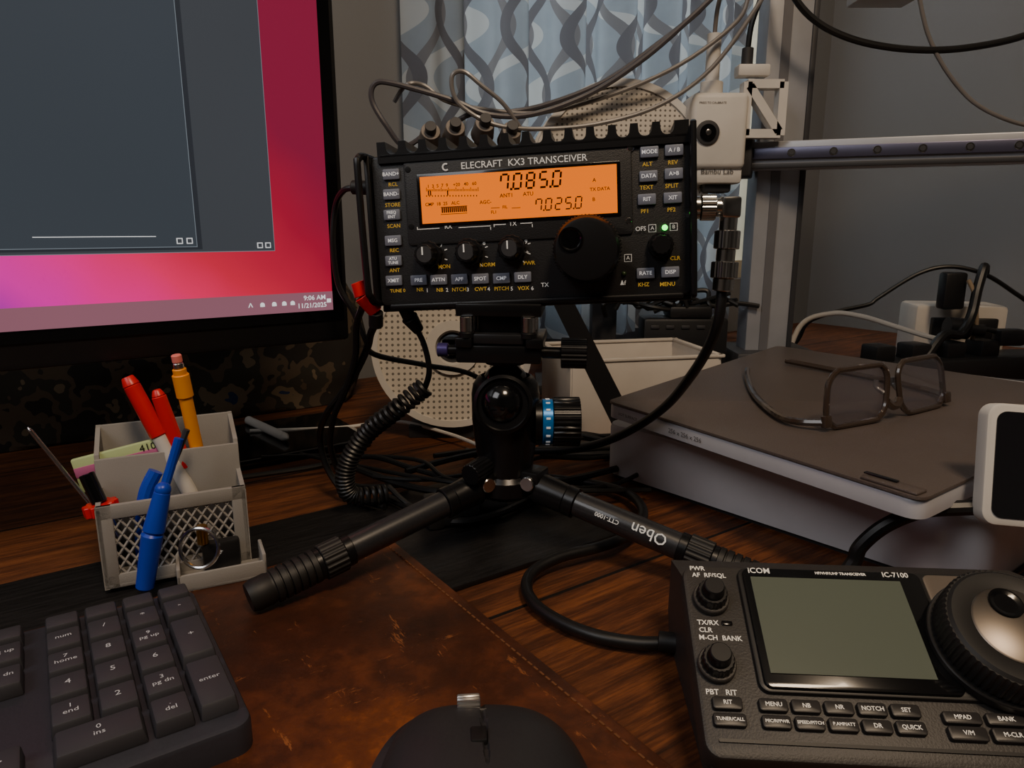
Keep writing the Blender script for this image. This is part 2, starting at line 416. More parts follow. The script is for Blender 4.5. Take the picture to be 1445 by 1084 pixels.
# LCD
x0=-.0603; x1=.0515; cy=.0139; hh=.0262
b.box((x1-x0+.004,hh+.0035,.0012),((x0+x1)/2,cy,.0022),BLKG,bev=.0004)
LCD=NT('amber_backlight'); v,o=LCD.xyz()
LCD.l(LCD.mix(LCD.noise(v,12,2),(1,.17,0,1),(1,.21,0,1)),LCD.b.inputs['Emission Color']); LCD.b.inputs['Emission Strength'].default_value=1.1; LCD.b.inputs['Base Color'].default_value=(.02,.003,0,1); LCD.b.inputs['Roughness'].default_value=.9; LCD.b.inputs['Specular IOR Level'].default_value=0
b.box((x1-x0,hh,.0004),((x0+x1)/2,cy,.0030),LCD.m,bev=0)
LT=M('lcd_segment',(34,10,1),.7,spec=0)
zt=.0033
SEG={'0':'abcdef','1':'bc','2':'abged','5':'afgcd','7':'abcf','8':'abcdefg'}
SH=Matrix.Identity(4); SH[0][1]=.12
def digit(ch,x,y,h,w,t):
    for sg in SEG[ch]:
        dx,dy,sw,sh={'a':(0,h/2,w-t,t),'g':(0,0,w-t,t),'d':(0,-h/2,w-t,t),'f':(-w/2,h/4,t,h/2-t*.8),'b':(w/2,h/4,t,h/2-t*.8),'e':(-w/2,-h/4,t,h/2-t*.8),'c':(w/2,-h/4,t,h/2-t*.8)}[sg]
        b.box((sw,sh,.0001),(x+dx+dy*.12,y+dy,zt),LT,bev=0,rot=SH)
def number(st,x,y,h,w,t,adv):
    for ch in st:
        if ch=='.': b.box((t*1.2,t*1.2,.0001),(x-adv*.5,y-h/2,zt),LT,bev=0); continue
        digit(ch,x,y,h,w,t); x+=adv
kx,ky=K(712,259); number('7.085.0',kx,ky+.0002,.0082,.0042,.0011,.0074)
kx,ky=K(761,290); number('7.025.0',kx,ky,.0062,.0032,.0007,.0056)
def kt(s,a,bb,size,m=None,z=None,X=None,align='CENTER'):
    x,y=K(a,bb); b.text(s,size,(x,y,z if z is not None else zt),m or LT,None,align,bold=.00003)
kt('ANT1',715,277,.0030); kt('ATU',746,275,.0030); kt('AGC-',685,286,.0028); kt('TX DATA',846,269,.0026); kt('A',838,257,.0028); kt('B',838,283,.0028)
kt('1  3  5  7  9    +20   40   60',636,262,.0026); kt('CMP  18  25   ALC',622,288,.0026); kt('FIL',713,293,.0024); kt('FL1',697,300,.0024)
for i in range(36):
    x,y=K(599+i*2.15,269 if i%5 else 268); b.box((.0003,.0012 if i%5 else .0022,.0001),(x,y,zt),LT,bev=0)
    x,y=K(599+i*2.15,277)
    if i%2==0: b.box((.0005,.0008,.0001),(x,y,zt),LT,bev=0)
for a in (602,605,630): x,y=K(a,273); b.box((.0007,.0028,.0001),(x,y,zt),LT,bev=0)
for i in range(13):
    b.box((.0008,.0030,.0001),(K(622+i*2.9,297)[0],K(622,297)[1],zt),LT,bev=0)
b.box((.0155,.0003,.0001),(K(639,302)[0],K(639,302)[1],zt),LT,bev=0); b.box((.0155,.0003,.0001),(K(639,292)[0],K(639,292)[1],zt),LT,bev=0)
for (a0,a1) in ((692,706),(722,736)): x,y=K((a0+a1)/2,294); b.box((.005,.0003,.0001),(x,y,zt),LT,bev=0)
b.text('ELECRAFT  KX3 TRANSCEIVER',.0053,(K(738,230)[0],K(740,231)[1],.0024),WPT,bold=.00003)
lx,ly=K(627,237)
b.tube([(lx+.0018*math.cos(a),ly+.0018*math.sin(a),.0024) for a in [math.radians(60+i*25) for i in range(11)]],.0005,WPT,seg=6,sub=2)
M_KT=M('key_legend',(240,242,248),.5,emit=.2)  # unlit key lettering, brightness raised with added emission
def key(lbl,a,bb,w=.0100,h=.0060,size=.0030):
    x,y=K(a,bb); b.box((w,h,.0022),(x,y,.0018),GRYK,bev=.0007)
    b.text(lbl,size,(x,y,.00300),M_KT,bold=.00004)
for l,a,c in (('BAND+',546,246),('BAND-',546,274),('FREQ\nENT',546,303),('MSG',547,340),('ATU\nTUNE',547,369),('XMIT',547,398),('MODE',912,220),('A / B',945,218),('DATA',912,252),('A>B',946,249),('RIT',911,283),('XIT',946,281),('RATE',913,384),('DISP',947,382),('PRE',585,397),('ATTN',615,396),('APF',646,395),('SPOT',677,394),('CMP',708,393),('DLY',739,391)):
    key(l,a,c,size=.0024 if '\n' in l else .0030)
for l,a,c in (('RCL',548,260),('STORE',547,289),('SCAN',548,319),('REC',548,354),('ANT',548,383),('ALT',910,236),('REV',944,234),('TEXT',910,267),('SPLIT',944,265),('PF1',909,299),('PF2',945,297),('KHZ',911,400),('MENU',944,399),('NR',586,411),('NB',616,411),('NTCH',645,410),('CWT',677,409),('PITCH',708,408),('VOX',740,407),('MON',623,377),('NORM',687,374),('PWR',748,371),('CLR',953,363)):
    kt(l,a,c,.0031,YPT,.0014)
kt('TUNE 0',552,413,.0028,YPT,.0014)
for i,(a,c) in enumerate(((597,412),(627,411),(658,410),(689,409),(723,408),(753,407))): kt(str(i+1),a,c,.0031,WPT,.0014)
for l,a,c in (('AF/RF-SQL',600,339),('PBT I / II',661,336),('KEYER/MIC',724,332),('RX',630,320),('TX',724,316),('OFS',904,323),('TX',771,402),('Δf',882,398),('7',619,346),('8',682,343),('9',743,341),('+',745,356)):
    kt(l,a,c,.0034,WPT,.0024 if c<330 else .0014)
for l,a,c in (('A',920,322),('B',949,320),('A',888,363)):
    x,y=K(a,c); b.box((.0042,.0042,.0002),(x,y,.0013),WPT,bev=0); b.box((.0036,.0036,.0002),(x,y,.0014),FB,bev=0); b.text(l,.0030,(x,y,.0017),WPT)
for a0,a1,c in ((584,617,323),(645,692,320),(697,714,317),(735,752,315)):
    x0_,y_=K((a0+a1)/2,c); b.box(((a1-a0)*k,.0004,.0002),(x0_,y_,.0023),WPT,bev=0)
for a in (584,692,697,752):
    x_,y_=K(a,321 if a<693 else 317); b.box((.0004,.0016,.0002),(x_,y_-.0006,.0023),WPT,bev=0)
for a,c in ((601,360),(661,356),(723,351)):
    x,y=K(a,c)
    b.cyl((x,y,.001),(x,y,.006),.0080,BLKM,seg=32,teeth=14,tamp=.05)
    b.cyl((x,y,.006),(x-.0006,y,.0130),.0064,BLKM,r2=.0058,teeth=12,tamp=.05)
    b.cyl((x,y,.0130),(x,y,.0134),.0046,DGR)
    b.box((.0008,.0045,.0004),(x-.001,y+.002,.0136),WPT,bev=0)
    for j in range(5):
        a_=math.radians(-50+j*32); b.box((.0016,.0005,.0002),(x+.0102*math.cos(a_),y+.0102*math.sin(a_),.0013),WPT,bev=0,rot=Matrix.Rotation(a_,4,'Z'))
x,y=K(831,352)
b.cyl((x,y,.001),(x,y,.007),.0178,BLKM,seg=64)
b.lathe([(.0178,.007),(.0190,.0085),(.0192,.012),(.0185,.0135)],RUB,(x,y,0),(0,0,1),seg=240,teeth=60,tamp=.03)
b.lathe([(.0182,.0135),(.0178,.020),(.0166,.0223),(.0150,.0226),(0,.0226)],BLKM,(x,y,0),(0,0,1),seg=64)
dx_,dy_=x-.0082,y+.0055
b.lathe([(.0060,.0226),(.0066,.0234),(.0058,.0234),(.0048,.0224),(.0030,.0217),(0,.0215)],BLKG,(dx_,dy_,0),(0,0,1),seg=40)
x,y=K(932,345); b.cyl((x,y,.001),(x,y,.005),.0072,BLKM,teeth=14,tamp=.05); b.cyl((x,y,.005),(x,y,.0120),.0058,BLKM,r2=.0053,teeth=12)
LED=M('green_led',(60,255,80),.3,emit=4.)
x,y=K(937,321); b.ball((x,y,.0016),.0016,LED)
x,y=K(883,385); b.ball((x,y,.0014),.0014,M('dark_led',(40,60,30),.3))
for a,c in ((571,240),(886,214),(887,312),(575,320)):
    x,y=K(a,c); b.lathe([(.0022,.0),(.0022,.0008),(.0016,.0014),(0,.0015)],CHR if a>800 else BLKM,(x,y,.0010),(0,0,1),seg=16)
b.done(-8)
# ------------------------------------------------------------ tripod
b=B('tabletop_tripod')
CX,CY=-.004,.425
TRM=M('tripod_black',(24,24,26),.3,metal=.35)
CRB=M('carbon_tube',(40,40,43),.35,coat=.4,scale=900,var=.5)
b.lathe([(.0,.040),(.013,.040),(.0165,.044),(.0175,.056),(.0178,.060),(.0195,.072),(.0208,.084),(.0210,.100),(.0200,.106),(.0172,.1105),(.0150,.1115),(.0150,.108),(0,.106)],TRM,(CX,CY,0),seg=48)
b.ball((CX,CY,.1045),.0148,BLKG,seg=40)
b.lathe([(.0175,0),(.0175,.0075),(.0155,.0090),(.0148,.0070),(0,.0068)],TRM,(CX-.001,CY-.0135,.0965),(-.05,-1,.22),seg=48)
b.ball((CX-.0015,CY-.0125,.0975),.0145,BLKG,seg=40)
b.cyl((CX,CY,.114),(CX,CY,.121),.0068,TRM)
b.cyl((CX,CY,.1190),(CX,CY,.1225),.0125,TRM,seg=40)
RR=RZ(-6)
def loc(x,y,z): v=RR@Vector((x,y,0)); return (CX+v.x,CY+v.y,z)
b.box((.050,.040,.0105),loc(-.002,0,.1275),TRM,rot=RR,bev=.0012)
b.box((.010,.044,.006),loc(-.022,0,.1345),TRM,rot=RR,bev=.001); b.box((.010,.044,.006),loc(.019,0,.1345),TRM,rot=RR,bev=.001)
b.box((.030,.040,.006),loc(-.002,0,.1365),M('quick_plate',(45,45,48),.35,metal=.5),rot=RR,bev=.001)
b.cyl(loc(.022,-.004,.1265),loc(.034,-.004,.1265),.0035,TRM); b.cyl(loc(.034,-.004,.1265),loc(.0495,-.004,.1265),.0092,TRM,teeth=22,tamp=.06)
b.cyl(loc(-.0405,-.006,.1275),loc(-.034,-.006,.1275),.0042,PUR); b.cyl(loc(-.034,-.006,.1275),loc(-.027,-.006,.1275),.0030,TRM)
for xx in (-.0205,.0155):
    b.cyl(loc(xx,-.018,.137),loc(xx,-.018,.1405),.0046,BLKM); b.cyl(loc(xx,-.018,.1405),loc(xx,-.018,.1495),.0040,CHR)
    b.cyl(loc(xx,.012,.137),loc(xx,.012,.1495),.0037,CHR)
b.box((.026,.03,.012),loc(-.002,.002,.1435),TRM,rot=RR,bev=.001)
b.box((.050,.038,.0075),loc(-.002,.000,.1532),TRM,rot=RR,bev=.001)
b.cyl((CX+.018,CY-.004,.083),(CX+.0225,CY-.004,.083),.0135,TRM,seg=40)
b.cyl((CX+.0225,CY-.004,.083),(CX+.0290,CY-.004,.083),.0140,BLUR,seg=40)
for i in range(16):
    a=2*math.pi*i/16; b.box((.0025,.0006,.0012),(CX+.0258,CY-.004+.0141*math.cos(a),.083+.0141*math.sin(a)),WPT,rot=Matrix.Rotation(a,4,'X'),bev=0)
b.cyl((CX+.0290,CY-.004,.083),(CX+.0455,CY-.004,.083),.0152,TRM,teeth=30,tamp=.05)
b.cyl((CX+.0455,CY-.004,.083),(CX+.0460,CY-.004,.083),.010,BLKG)
b.cyl((CX-.012,CY-.012,.0575),(CX-.021,CY-.026,.0560),.0066,TRM,teeth=16,tamp=.06)
b.lathe([(.0,.034),(.014,.034),(.019,.038),(.0195,.047),(.017,.050)],TRM,(CX,CY,0),seg=48,teeth=24,tamp=.02)
feet=[Vector((-.131,.333,.0155)),Vector((.144,.350,.0095)),Vector((-.020,.580,.0095))]
hub=Vector((CX,CY,.0475))
for i,ft in enumerate(feet):
    d=(ft-hub); dn=d.normalized(); Lg=d.length; h2=Vector((dn.x,dn.y,0)).normalized()
    side=Vector((0,0,1)).cross(h2)
    P=lambda t: hub+dn*Lg*t
    for sg in (-1,1):
        b.cyl(hub+h2*.020+side*sg*.0085,hub+h2*.020+side*sg*.0115,.0045,CHR)
    b.box((.017,.017,.014),hub+h2*.018,TRM,rot=Matrix.Rotation(math.atan2(h2.y,h2.x),4,'Z'),bev=.002)
    b.cyl(P(.14),P(.25),.0098,TRM,r2=.0090)
    b.cyl(P(.25),P(.29),.0094,TRM)
    b.cyl(P(.29),P(.68),.0078,CRB,seg=32)
    b.cyl(P(.67),P(.70),.0088,TRM); b.cyl(P(.70),P(.78),.0100,RUB,teeth=20,tamp=.06); b.cyl(P(.78),P(.80),.0088,TRM)
    pr=[]; n=6
    for j in range(n):
        z=Lg*(.80+.155*j/n); pr+= [(.0092,z),(.0092,z+Lg*.017),(.0080,z+Lg*.0195),(.0080,z+Lg*.024)]
    pr+=[(.0080,Lg*.955),(.0086,Lg*.965),(.0086,Lg*1.01),(.0075,Lg*1.03),(0,Lg*1.032)]
    b.lathe(pr,RUB,hub,dn,seg=28)
    if i==1:
        mid=P(.50); tocam=(Vector((0,0,.2))-mid).normalized(); xx=-dn; nn=(tocam-xx*tocam.dot(xx)).normalized(); yy=nn.cross(xx)
        R4=Matrix((( xx.x,yy.x,nn.x,0),(xx.y,yy.y,nn.y,0),(xx.z,yy.z,nn.z,0),(0,0,0,1)))
        b.text('Oben',.0095,(0,0,0),WPT,Matrix.Translation(P(.57)+nn*.0079)@R4,ext=.0004)
        b.text('CTT-1000',.0036,(0,0,0),WPT,Matrix.Translation(P(.42)+nn*.0079+yy*.001)@R4,ext=.0004)
b.done()

# ------------------------------------------------------------ coax with right-angle adapter
b=B('coaxial_cable')
b.cyl((.098,.404,.2105),(.104,.403,.2105),.0062,CHR); b.cyl((.104,.403,.2105),(.112,.402,.2105),.0072,CHR,teeth=18,tamp=.05)
b.cyl((.112,.402,.2105),(.1215,.401,.2105),.0050,CHR)
b.box((.0105,.0105,.0115),(.1195,.401,.2105),CHR,bev=.0015)
b.cyl((.1195,.401,.2055),(.1193,.401,.198),.0048,CHR)
b.cyl((.1193,.401,.198),(.1190,.4005,.188),.0070,CHR,teeth=16,tamp=.04)
b.cyl((.1190,.4005,.188),(.1188,.4005,.181),.0052,CHR)
b.cyl((.1188,.4005,.181),(.1185,.400,.172),.0074,CHR,teeth=18,tamp=.05)
b.cyl((.1185,.400,.172),(.1183,.400,.165),.0058,CHR)
b.tube(mm((118,400,166),(117,400,149),(115,410,131),(111,430,110),(103,460,83),(88,490,59),(68,510,42),(43,530,30),(10,550,22),(-20,570,10),(-40,600,6)),.0031,CAB,seg=12,sub=8)
b.done()
b=B('power_cable')
b.cyl((-.085,.444,.223),(-.097,.446,.2235),.0042,RUB)
b.tube(mm((-95,446,223),(-103,450,222),(-111,460,213),(-114,460,191),(-112,460,164),(-103,460,146),(-96,460,128),(-92,470,116),(-62,500,103),(-28,520,91),(0,540,60),(20,560,20),(60,580,6),(110,600,5)),.0019,CAB)
b.done()
b=B('banana_plug_cable')
b.cyl((-.092,.424,.168),(-.089,.424,.160),.0040,RED,r2=.0050); b.cyl((-.089,.424,.160),(-.082,.426,.150),.0054,RED,r2=.0044); b.cyl((-.082,.426,.150),(-.083,.430,.141),.0044,RUB)
b.tube(mm((-83,430,143),(-88,438,135),(-93,450,124),(-104,460,105),(-117,470,88),(-130,480,72),(-141,500,50),(-137,500,25),(-120,490,8),(-90,470,7)),.0024,CAB)
b.tube(mm((-91,430,152),(-97,440,140),(-101,450,118),(-112,462,92),(-124,475,70),(-131,492,40),(-120,505,10),(-80,520,5)),.0022,CAB)
b.done()
b=B('coiled_microphone_cable')
b.cyl((-.067,.430,.156),(-.063,.433,.146),.0042,RUB); b.cyl((-.063,.433,.146),(-.058,.438,.137),.0052,RUB,r2=.0035)
b.tube(mm((-60,437,139),(-56,440,130),(-53,440,118),(-53,443,108),(-57,450,97)),.0019,CAB)
axis=spline(mm((-57,450,98),(-76,450,83),(-97,460,65),(-110,462,47),(-115,462,31),(-111,466,17),(-88,475,15)),24)
pts=[]; turns=38; n=len(axis); tot=turns*10
for i in range(tot+1):
    f_=i/tot*(n-1); a=int(min(f_,n-2)); p=axis[a].lerp(axis[a+1],f_-a); t=(axis[min(a+1,n-1)]-axis[a]).normalized()
    s1=t.cross(Vector((0,1,0))).normalized(); s2=t.cross(s1); an=2*math.pi*i/10
    pts.append(p+(s1*math.cos(an)+s2*math.sin(an))*.0055)
b.tube(pts,.0016,CAB,seg=6,sub=1)
b.tube([pts[-1],Vector((-.07,.468,.008)),Vector((-.04,.452,.0065)),Vector((-.03,.47,.0065))],.0018,CAB)
b.done()

# ------------------------------------------------------------ mobile transceiver control head (right front)
v0=Vector((.0725,.280,.0585))
ICM=Matrix.Translation(v0)@RZ(-4)@RX(30)
IB=M('control_head_plastic',(52,49,47),.5,bump=.15,bscale=1200); IB2=M('control_head_panel',(34,33,33),.4)
IKEY=M('control_head_key',(42,40,40),.4)
b=B('mobile_transceiver_control_head',ICM)
Wd=.165; Hd=.078
b.rr(Wd,Hd,.006,Wd/2,-Hd/2,-.012,0,IB,bev=.0015)
b.rr(.136,.0530,.004,.0225+.068,-.0282,0,.0022,IB2,bev=.0008)
LCDI=M('unlit_lcd',(90,98,87),.25,coat=.4,var=.06,scale=12)
GREYP=M('warm_grey_panel',(112,102,92),.4,metal=.3)
b.rr(.0715,.0510,.003,.0600,-.0282,.0022,.0036,BLKG,bev=.0005)
b.box((.0600,.0410,.0006),(.0570,-.0278,.0038),LCDI,bev=0)
b.rr(.060,.0505,.003,.1270,-.0282,.0022,.0030,GREYP,bev=.0006)
ICT=M('icom_print',(230,225,215),.6,emit=.15)  # panel lettering is ink; faint emission added to brighten it
def itx(s_,sz,x,y,z): b.text(s_,sz,(x,y,z),ICT,bold=.00005)
itx('iCOM',.0036,.0310,-.0044,.0040); itx('HF/VHF/UHF TRANSCEIVER',.0017,.0640,-.0046,.0040); itx('IC-7100',.0032,.0860,-.0044,.0040)
itx('D-STAR',.0040,.1210,-.0054,.0034)
for s_,x,y in (('PWR',.0065,-.0018),('AF  RF/SQL',.0110,-.0050),('TX/RX',.0075,-.0268),('CLR',.0062,-.0300),('M-CH  BANK',.0115,-.0332),('PBT   RIT',.0085,-.0548)):
    itx(s_,.0029,x,y,.0003)
b.box((.0042,.0018,.0010),(.0150,-.0268,.0004),BLKG,bev=.0003)
for x,y in ((.0100,-.0165),(.0082,-.0446)):
    b.cyl((x,y,0),(x,y,.003),.0072,IB,seg=40); b.cyl((x,y,.003),(x,y,.007),.0062,BLKM,r2=.0059,teeth=18,tamp=.04)
    b.cyl((x,y,.007),(x,y,.0115),.0045,BLKM,r2=.0040,seg=32)
x,y=.1155,-.0335
b.cyl((x,y,.002),(x,y,.006),.0262,IB2,seg=64)
b.lathe([(.0243,.006),(.0250,.008),(.0247,.016),(.0238,.0175)],RUB,(x,y,0),(0,0,1),seg=256,teeth=64,tamp=.02)
b.lathe([(.0232,.0175),(.0220,.0185),(.0162,.0186),(.0155,.0182)],RUB,(x,y,0),(0,0,1),seg=64)
SPUN=M('spun_metal',(130,122,114),.40,metal=1.,scale=8)
b.lathe([(.0155,.0184),(.0148,.0189),(0,.0192)],SPUN,(x,y,0),(0,0,1),seg=64)
b.lathe([(.0056,.0192),(.0060,.0199),(.0052,.0199),(.0032,.0188),(0,.0184)],BLKG,(x-.001,y+.0085,0),(0,0,1),seg=32)
def ikey(l,x,y,w,h=.0048,size=.0022):
    b.rr(w,h,.0012,x,y,0,.0022,IKEY,bev=.0006); b.text(l,size,(x,y,.0024),ICT,bold=.00004)
ikey('RIT',.0098,-.0592,.0108); ikey('TUNER/CALL',.0098,-.0652,.0118,size=.0017)
for i,(l1,l2) in enumerate((('MENU','MIC/RFPWR'),('NB','SPEED/PITCH'),('NR','P.AMP/ATT'),('NOTCH','DR'),('SET','QUICK'))):
    ikey(l1,.0262+i*.0116,-.0592,.0103); ikey(l2,.0262+i*.0116,-.0652,.0103,size=.0016 if len(l2)>6 else .0022)
for i,(l1,l2) in enumerate((('MPAD','V/M'),('BANK','M-CLR'),('F-INP','XFC'),('TS','LOCK'))):
    ikey(l1,.0915+i*.0148,-.0608,.0132,.0044); ikey(l2,.0915+i*.0148,-.0662,.0132,.0050)
b.rr(.150,.0012,.0005,.0800,-.0720,0,.0008,IB2)
b.M=T(v0.x,v0.y,0)@RZ(-4)
side=[(-.001,.050),(-.062,.012),(-.064,.0006),(.036,.0006),(.044,.012),(.042,.040)]
b.prism([(p[0],p[1]) for p in side],0.003,Wd-.003,IB,X=Matrix(((0,0,1,0),(1,0,0,0),(0,1,0,0),(0,0,0,1))))
b.done(-4)
b=B('control_head_cable')
b.cyl((.079,.301,.0075),(.070,.3035,.007),.0048,RUB)
b.tube(mm((76,302,7),(60,305,5),(41,311,5),(24,324,5),(12,341,5),(8,360,5),(13,375,7),(29,388,9),(56,403,9),(76,421,9),(90,455,9),(85,490,9),(60,520,6),(20,540,4)),.0034,CAB,seg=12)
b.done()
cable('printer_front_cable',((150,345,6),(178,358,9),(188,360,19),(191,360,29),(202,358,42),(218,354,52),(236,349,56),(262,345,58)),.0042,CAB)

# ------------------------------------------------------------ keyboard
KM=T(-.165,.334,ZM)@RZ(34)
KB=M('keyboard_case',(50,51,60),.45,bump=.1); KK=M('keycap',(56,56,62),.5); KL=M('keycap_legend',(190,192,198),.6,emit=.08)  # keycap legends carry a slight added glow
b=B('keyboard',KM)
b.rr(.43,.122,.007,-.215,-.061,0,.0125,KB,bev=.002)
def kc(l,x,y,w=.0140,h=.0168,al=.0046):
    b.taper((w,h,.0065),.90,(x,y,.0155),KK,bev=.0012)
    if l: b.text(l,al if len(l)<3 else .0036,(x,y+.0005,.0189),KL)
ys=[-.0105,-.0280,-.0475,-.0665,-.0855,-.1045]
cx=[-.0100,-.0256,-.0412,-.0568]
for xx,l in zip(cx,('-','*','/','=')): kc('',xx,ys[0],h=.0120)
rows=[(1,('-','*','/','num')),(2,(None,'9\npg up','8','7\nhome')),(3,('+','6','5','4')),(4,(None,'3\npg dn','2','1\nend')),(5,('enter','.\ndel',None,None))]
for r_,ls in rows:
    for xx,l in zip(cx,ls):
        if l and l not in('+','enter'): kc(l,xx,ys[r_])
kc('+',cx[0],(ys[2]+ys[3])/2,h=.0358); kc('enter',cx[0],(ys[4]+ys[5])/2,h=.0358); kc('0\nins',(cx[2]+cx[3])/2,ys[5],w=.0296)
nx_=[-.0785,-.0941,-.1097]
for xx,ls in zip(nx_,(('','pg up','pg dn'),('','home','end'),('','ins','del'))):
    kc('',xx,ys[0],h=.0120)
    kc(ls[1],xx,ys[1]); kc(ls[2],xx,ys[2])
for xx in nx_: kc('<' if xx==nx_[2] else ('>' if xx==nx_[0] else 'v'),xx,ys[5])
kc('^',nx_[1],ys[4])
for i in range(18):
    for r_ in range(6):
        kc('',-.131-i*.0160,ys[r_],h=.0120 if r_==0 else .0168)
b.done(34)

# ------------------------------------------------------------ mouse
MS=M('mouse_graphite',(44,44,48),.45,bump=.1); MS2=M('mouse_dark',(16,16,18),.5)
WHL=M('wheel_metal',(150,148,146),.35,metal=.9)
b=B('computer_mouse',T(-.0065,.170,ZM)@RZ(5))
bm=bmesh.new(); bmesh.ops.create_uvsphere(bm,u_segments=160,v_segments=96,radius=1)
def mz(x,y,z):
    hz=.0405*(1-.12*(y+.2)) if z>0 else .004
    return math.copysign(abs(z)**.62,z)*hz
for q in bm.verts:
    x,y,z=q.co
    rad=math.hypot(x,y)
    sq=(abs(x)**3.2+abs(y)**3.2)**(1/3.2)/max(rad,1e-6) if rad>1e-6 else 1
    x/=max(sq,.001); y/=max(sq,.001)
    rx=.0375*(1-.05*y)+(.004 if x<0 and z<.4 else 0)*(1-y*y); ry=.0610
    zz=mz(x,y,z)
    if z>0: zz*=1-.10*x
    if abs(x)<.02 and y>.1 and z>0: zz-=.0010
    q.co=Vector((x*rx,y*ry,zz+.004))
b.add(bm,MS)
# scroll wheel: sunk in the shell, only its crown shows
b.cyl((-.0085,.0460,.0262),(-.0005,.0460,.0262),.0085,WHL,teeth=30,tamp=.06)
b.box((.0125,.0120,.0016),(-.0045,.0455,.0300),MS2,rot=RX(-38),bev=.0005)
b.box((.005,.008,.002),(-.002,.020,.0408),MS2,rot=RX(-8),bev=.0006)
b.cyl((-.041,.006,.026),(-.0375,.006,.026),.0065,WHL,teeth=24,tamp=.05)
b.done(5)

# ------------------------------------------------------------ pen holder
PH=T(-.222,.353,.0062)@RZ(26)
b=B('pen_holder',PH)
W=.076; D=.062
def wallbox(x0,x1,y0,y1,z0,z1,m=LGR): b.box((x1-x0,y1-y0,z1-z0),((x0+x1)/2,(y0+y1)/2,(z0+z1)/2),m,bev=.0006)
wallbox(0,W,0,D,0,.003)
wallbox(0,W,D-.0025,D,0,.078); wallbox(0,W,.028,.0305,0,.066)
for x0 in (0,W-.0025):
    b.prism([(0,0),(D,0),(D,.078),(.031,.068),(.028,.050),(0,.046)],0,.0025,LGR,X=T(x0,0,0)@Matrix(((0,0,1,0),(1,0,0,0),(0,1,0,0),(0,0,0,1))))
wallbox(W*.5,W*.5+.002,.03,D,0,.068)
wallbox(0,W,0,.003,0,.008); wallbox(0,W,0,.003,.040,.048); wallbox(0,.008,0,.003,0,.048); wallbox(W-.008,W,0,.003,0,.048)
def clip(xa,xb,za,zb):
    lo,hi=.007,W-.007; d=xb-xa
    t1=(lo-xa)/d; t2=(hi-xa)/d
    if t1>t2: t1,t2=t2,t1
    ta=max(0,t1); tb=min(1,t2)
    if ta>=tb-.02: return None
    return (xa+d*ta,za+(zb-za)*ta,xa+d*tb,za+(zb-za)*tb)
for dr in (1,-1):
    for i in range(-8,17):
        x0=.006+i*.0054; z0,z1=.007,.041
        c_=clip(x0,x0+dr*(z1-z0)*.7,z0,z1)
        if c_: b.tube([Vector((c_[0],.0015,c_[1])),Vector((c_[2],.0015,c_[3]))],.0008,LGR,seg=4,sub=1)
wallbox(.004,W-.004,.020,.0215,.003,.036,DGR)
wallbox(.036,W+.006,-.022,0,0,.0025); wallbox(.036,W+.006,-.022,-.020,0,.010); wallbox(.036,.038,-.022,0,0,.014); wallbox(W+.004,W+.006,-.022,0,0,.014)
b.done(26)
def pen(name,base,top,parts,r):
    b=B(name); base=Vector(base); top=Vector(top); d=top-base
    for t0,t1,m,rr0,rr1 in parts: b.cyl(base+d*t0,base+d*t1,r*rr0,m,r2=r*rr1,bev=.0005)
    b.done()
pen('red_marker',(-.178,.398,.012),(-.221,.398,.116),[(0,.66,WHT,1,1),(.66,.95,RED,1.15,1.1),(.95,1,RED,1.1,.8)],.0042)
pen('red_marker',(-.184,.404,.012),(-.206,.400,.108),[(0,.50,WHT,1,1),(.50,.96,RED,1.15,1.0),(.96,1,RED,.9,.6)],.0040)
pen('mechanical_pencil',(-.186,.414,.012),(-.1925,.400,.1285),[(0,.05,CHR,.4,.8),(.05,.93,YEL,1,1),(.78,.90,YEL,1.25,1.25),(.93,.96,CHR,.8,.8),(.96,1,PNK,.75,.75)],.0038)
pen('precision_screwdriver',(-.2235,.385,.012),(-.264,.372,.0935),[(0,.42,CHR,1.6,1.6),(.42,.98,CHR,.55,.55),(.98,1,CHR,.5,.2)],.0022)
b=B('red_knob_tool')
b.cyl((-.220,.368,.030),(-.2255,.366,.049),.0035,CHR); b.cyl((-.2255,.366,.046),(-.2265,.366,.052),.0090,RED,teeth=10,tamp=.12); b.cyl((-.2265,.366,.052),(-.233,.368,.068),.0040,BLKG)
b.done()
b=B('blue_handled_pliers')
b.tube(mm((-206,366,14),(-207,370,34),(-205,374,54),(-200,378,66)),.0040,BLU,seg=10)
b.tube(mm((-201,368,30),(-197,374,50),(-192,379,68),(-187,382,84)),.0026,BLU,seg=10)
b.tube(mm((-194,381,64),(-189,384,76),(-184,386,88)),.0018,DGR)
b.done()
b=B('blue_cutter')
b.cyl((-.1975,.3480,.0100),(-.1905,.3500,.0420),.0046,BLU,r2=.0056,bev=.002); b.cyl((-.1905,.3500,.0410),(-.1850,.3545,.0640),.0056,BLU,r2=.0042,bev=.002); b.ball((-.1850,.3545,.0640),.0042,BLU)
b.tube(mm((-192,347,30),(-188,352,42),(-185,356,50)),.0022,CHR)
b.done()
b=B('label_booklet',T(-.224,.392,.066)@RZ(22)@RY(-10)); b.box((.052,.004,.020),(0,0,0),M('label_green',(185,205,150),.7),bev=.0005)
b.box((.052,.0042,.006),(0,-.0002,.002),M('label_pink',(190,100,150),.7),bev=.0003)
b.text('4108',.006,(.015,.0066,.0024),BLK,RX(90))
b.done(22)
b=B('key_ring')
c0=Vector((-.1715,.3600,.028))
b.tube([c0+Vector((.0105*math.cos(a),.0025*math.sin(a),.0105*math.sin(a))) for a in [2*math.pi*i/20 for i in range(20)]],.0011,CHR,closed=True,sub=3)
b.M=T(-.1655,.3735,.0095+.009)@RZ(26)
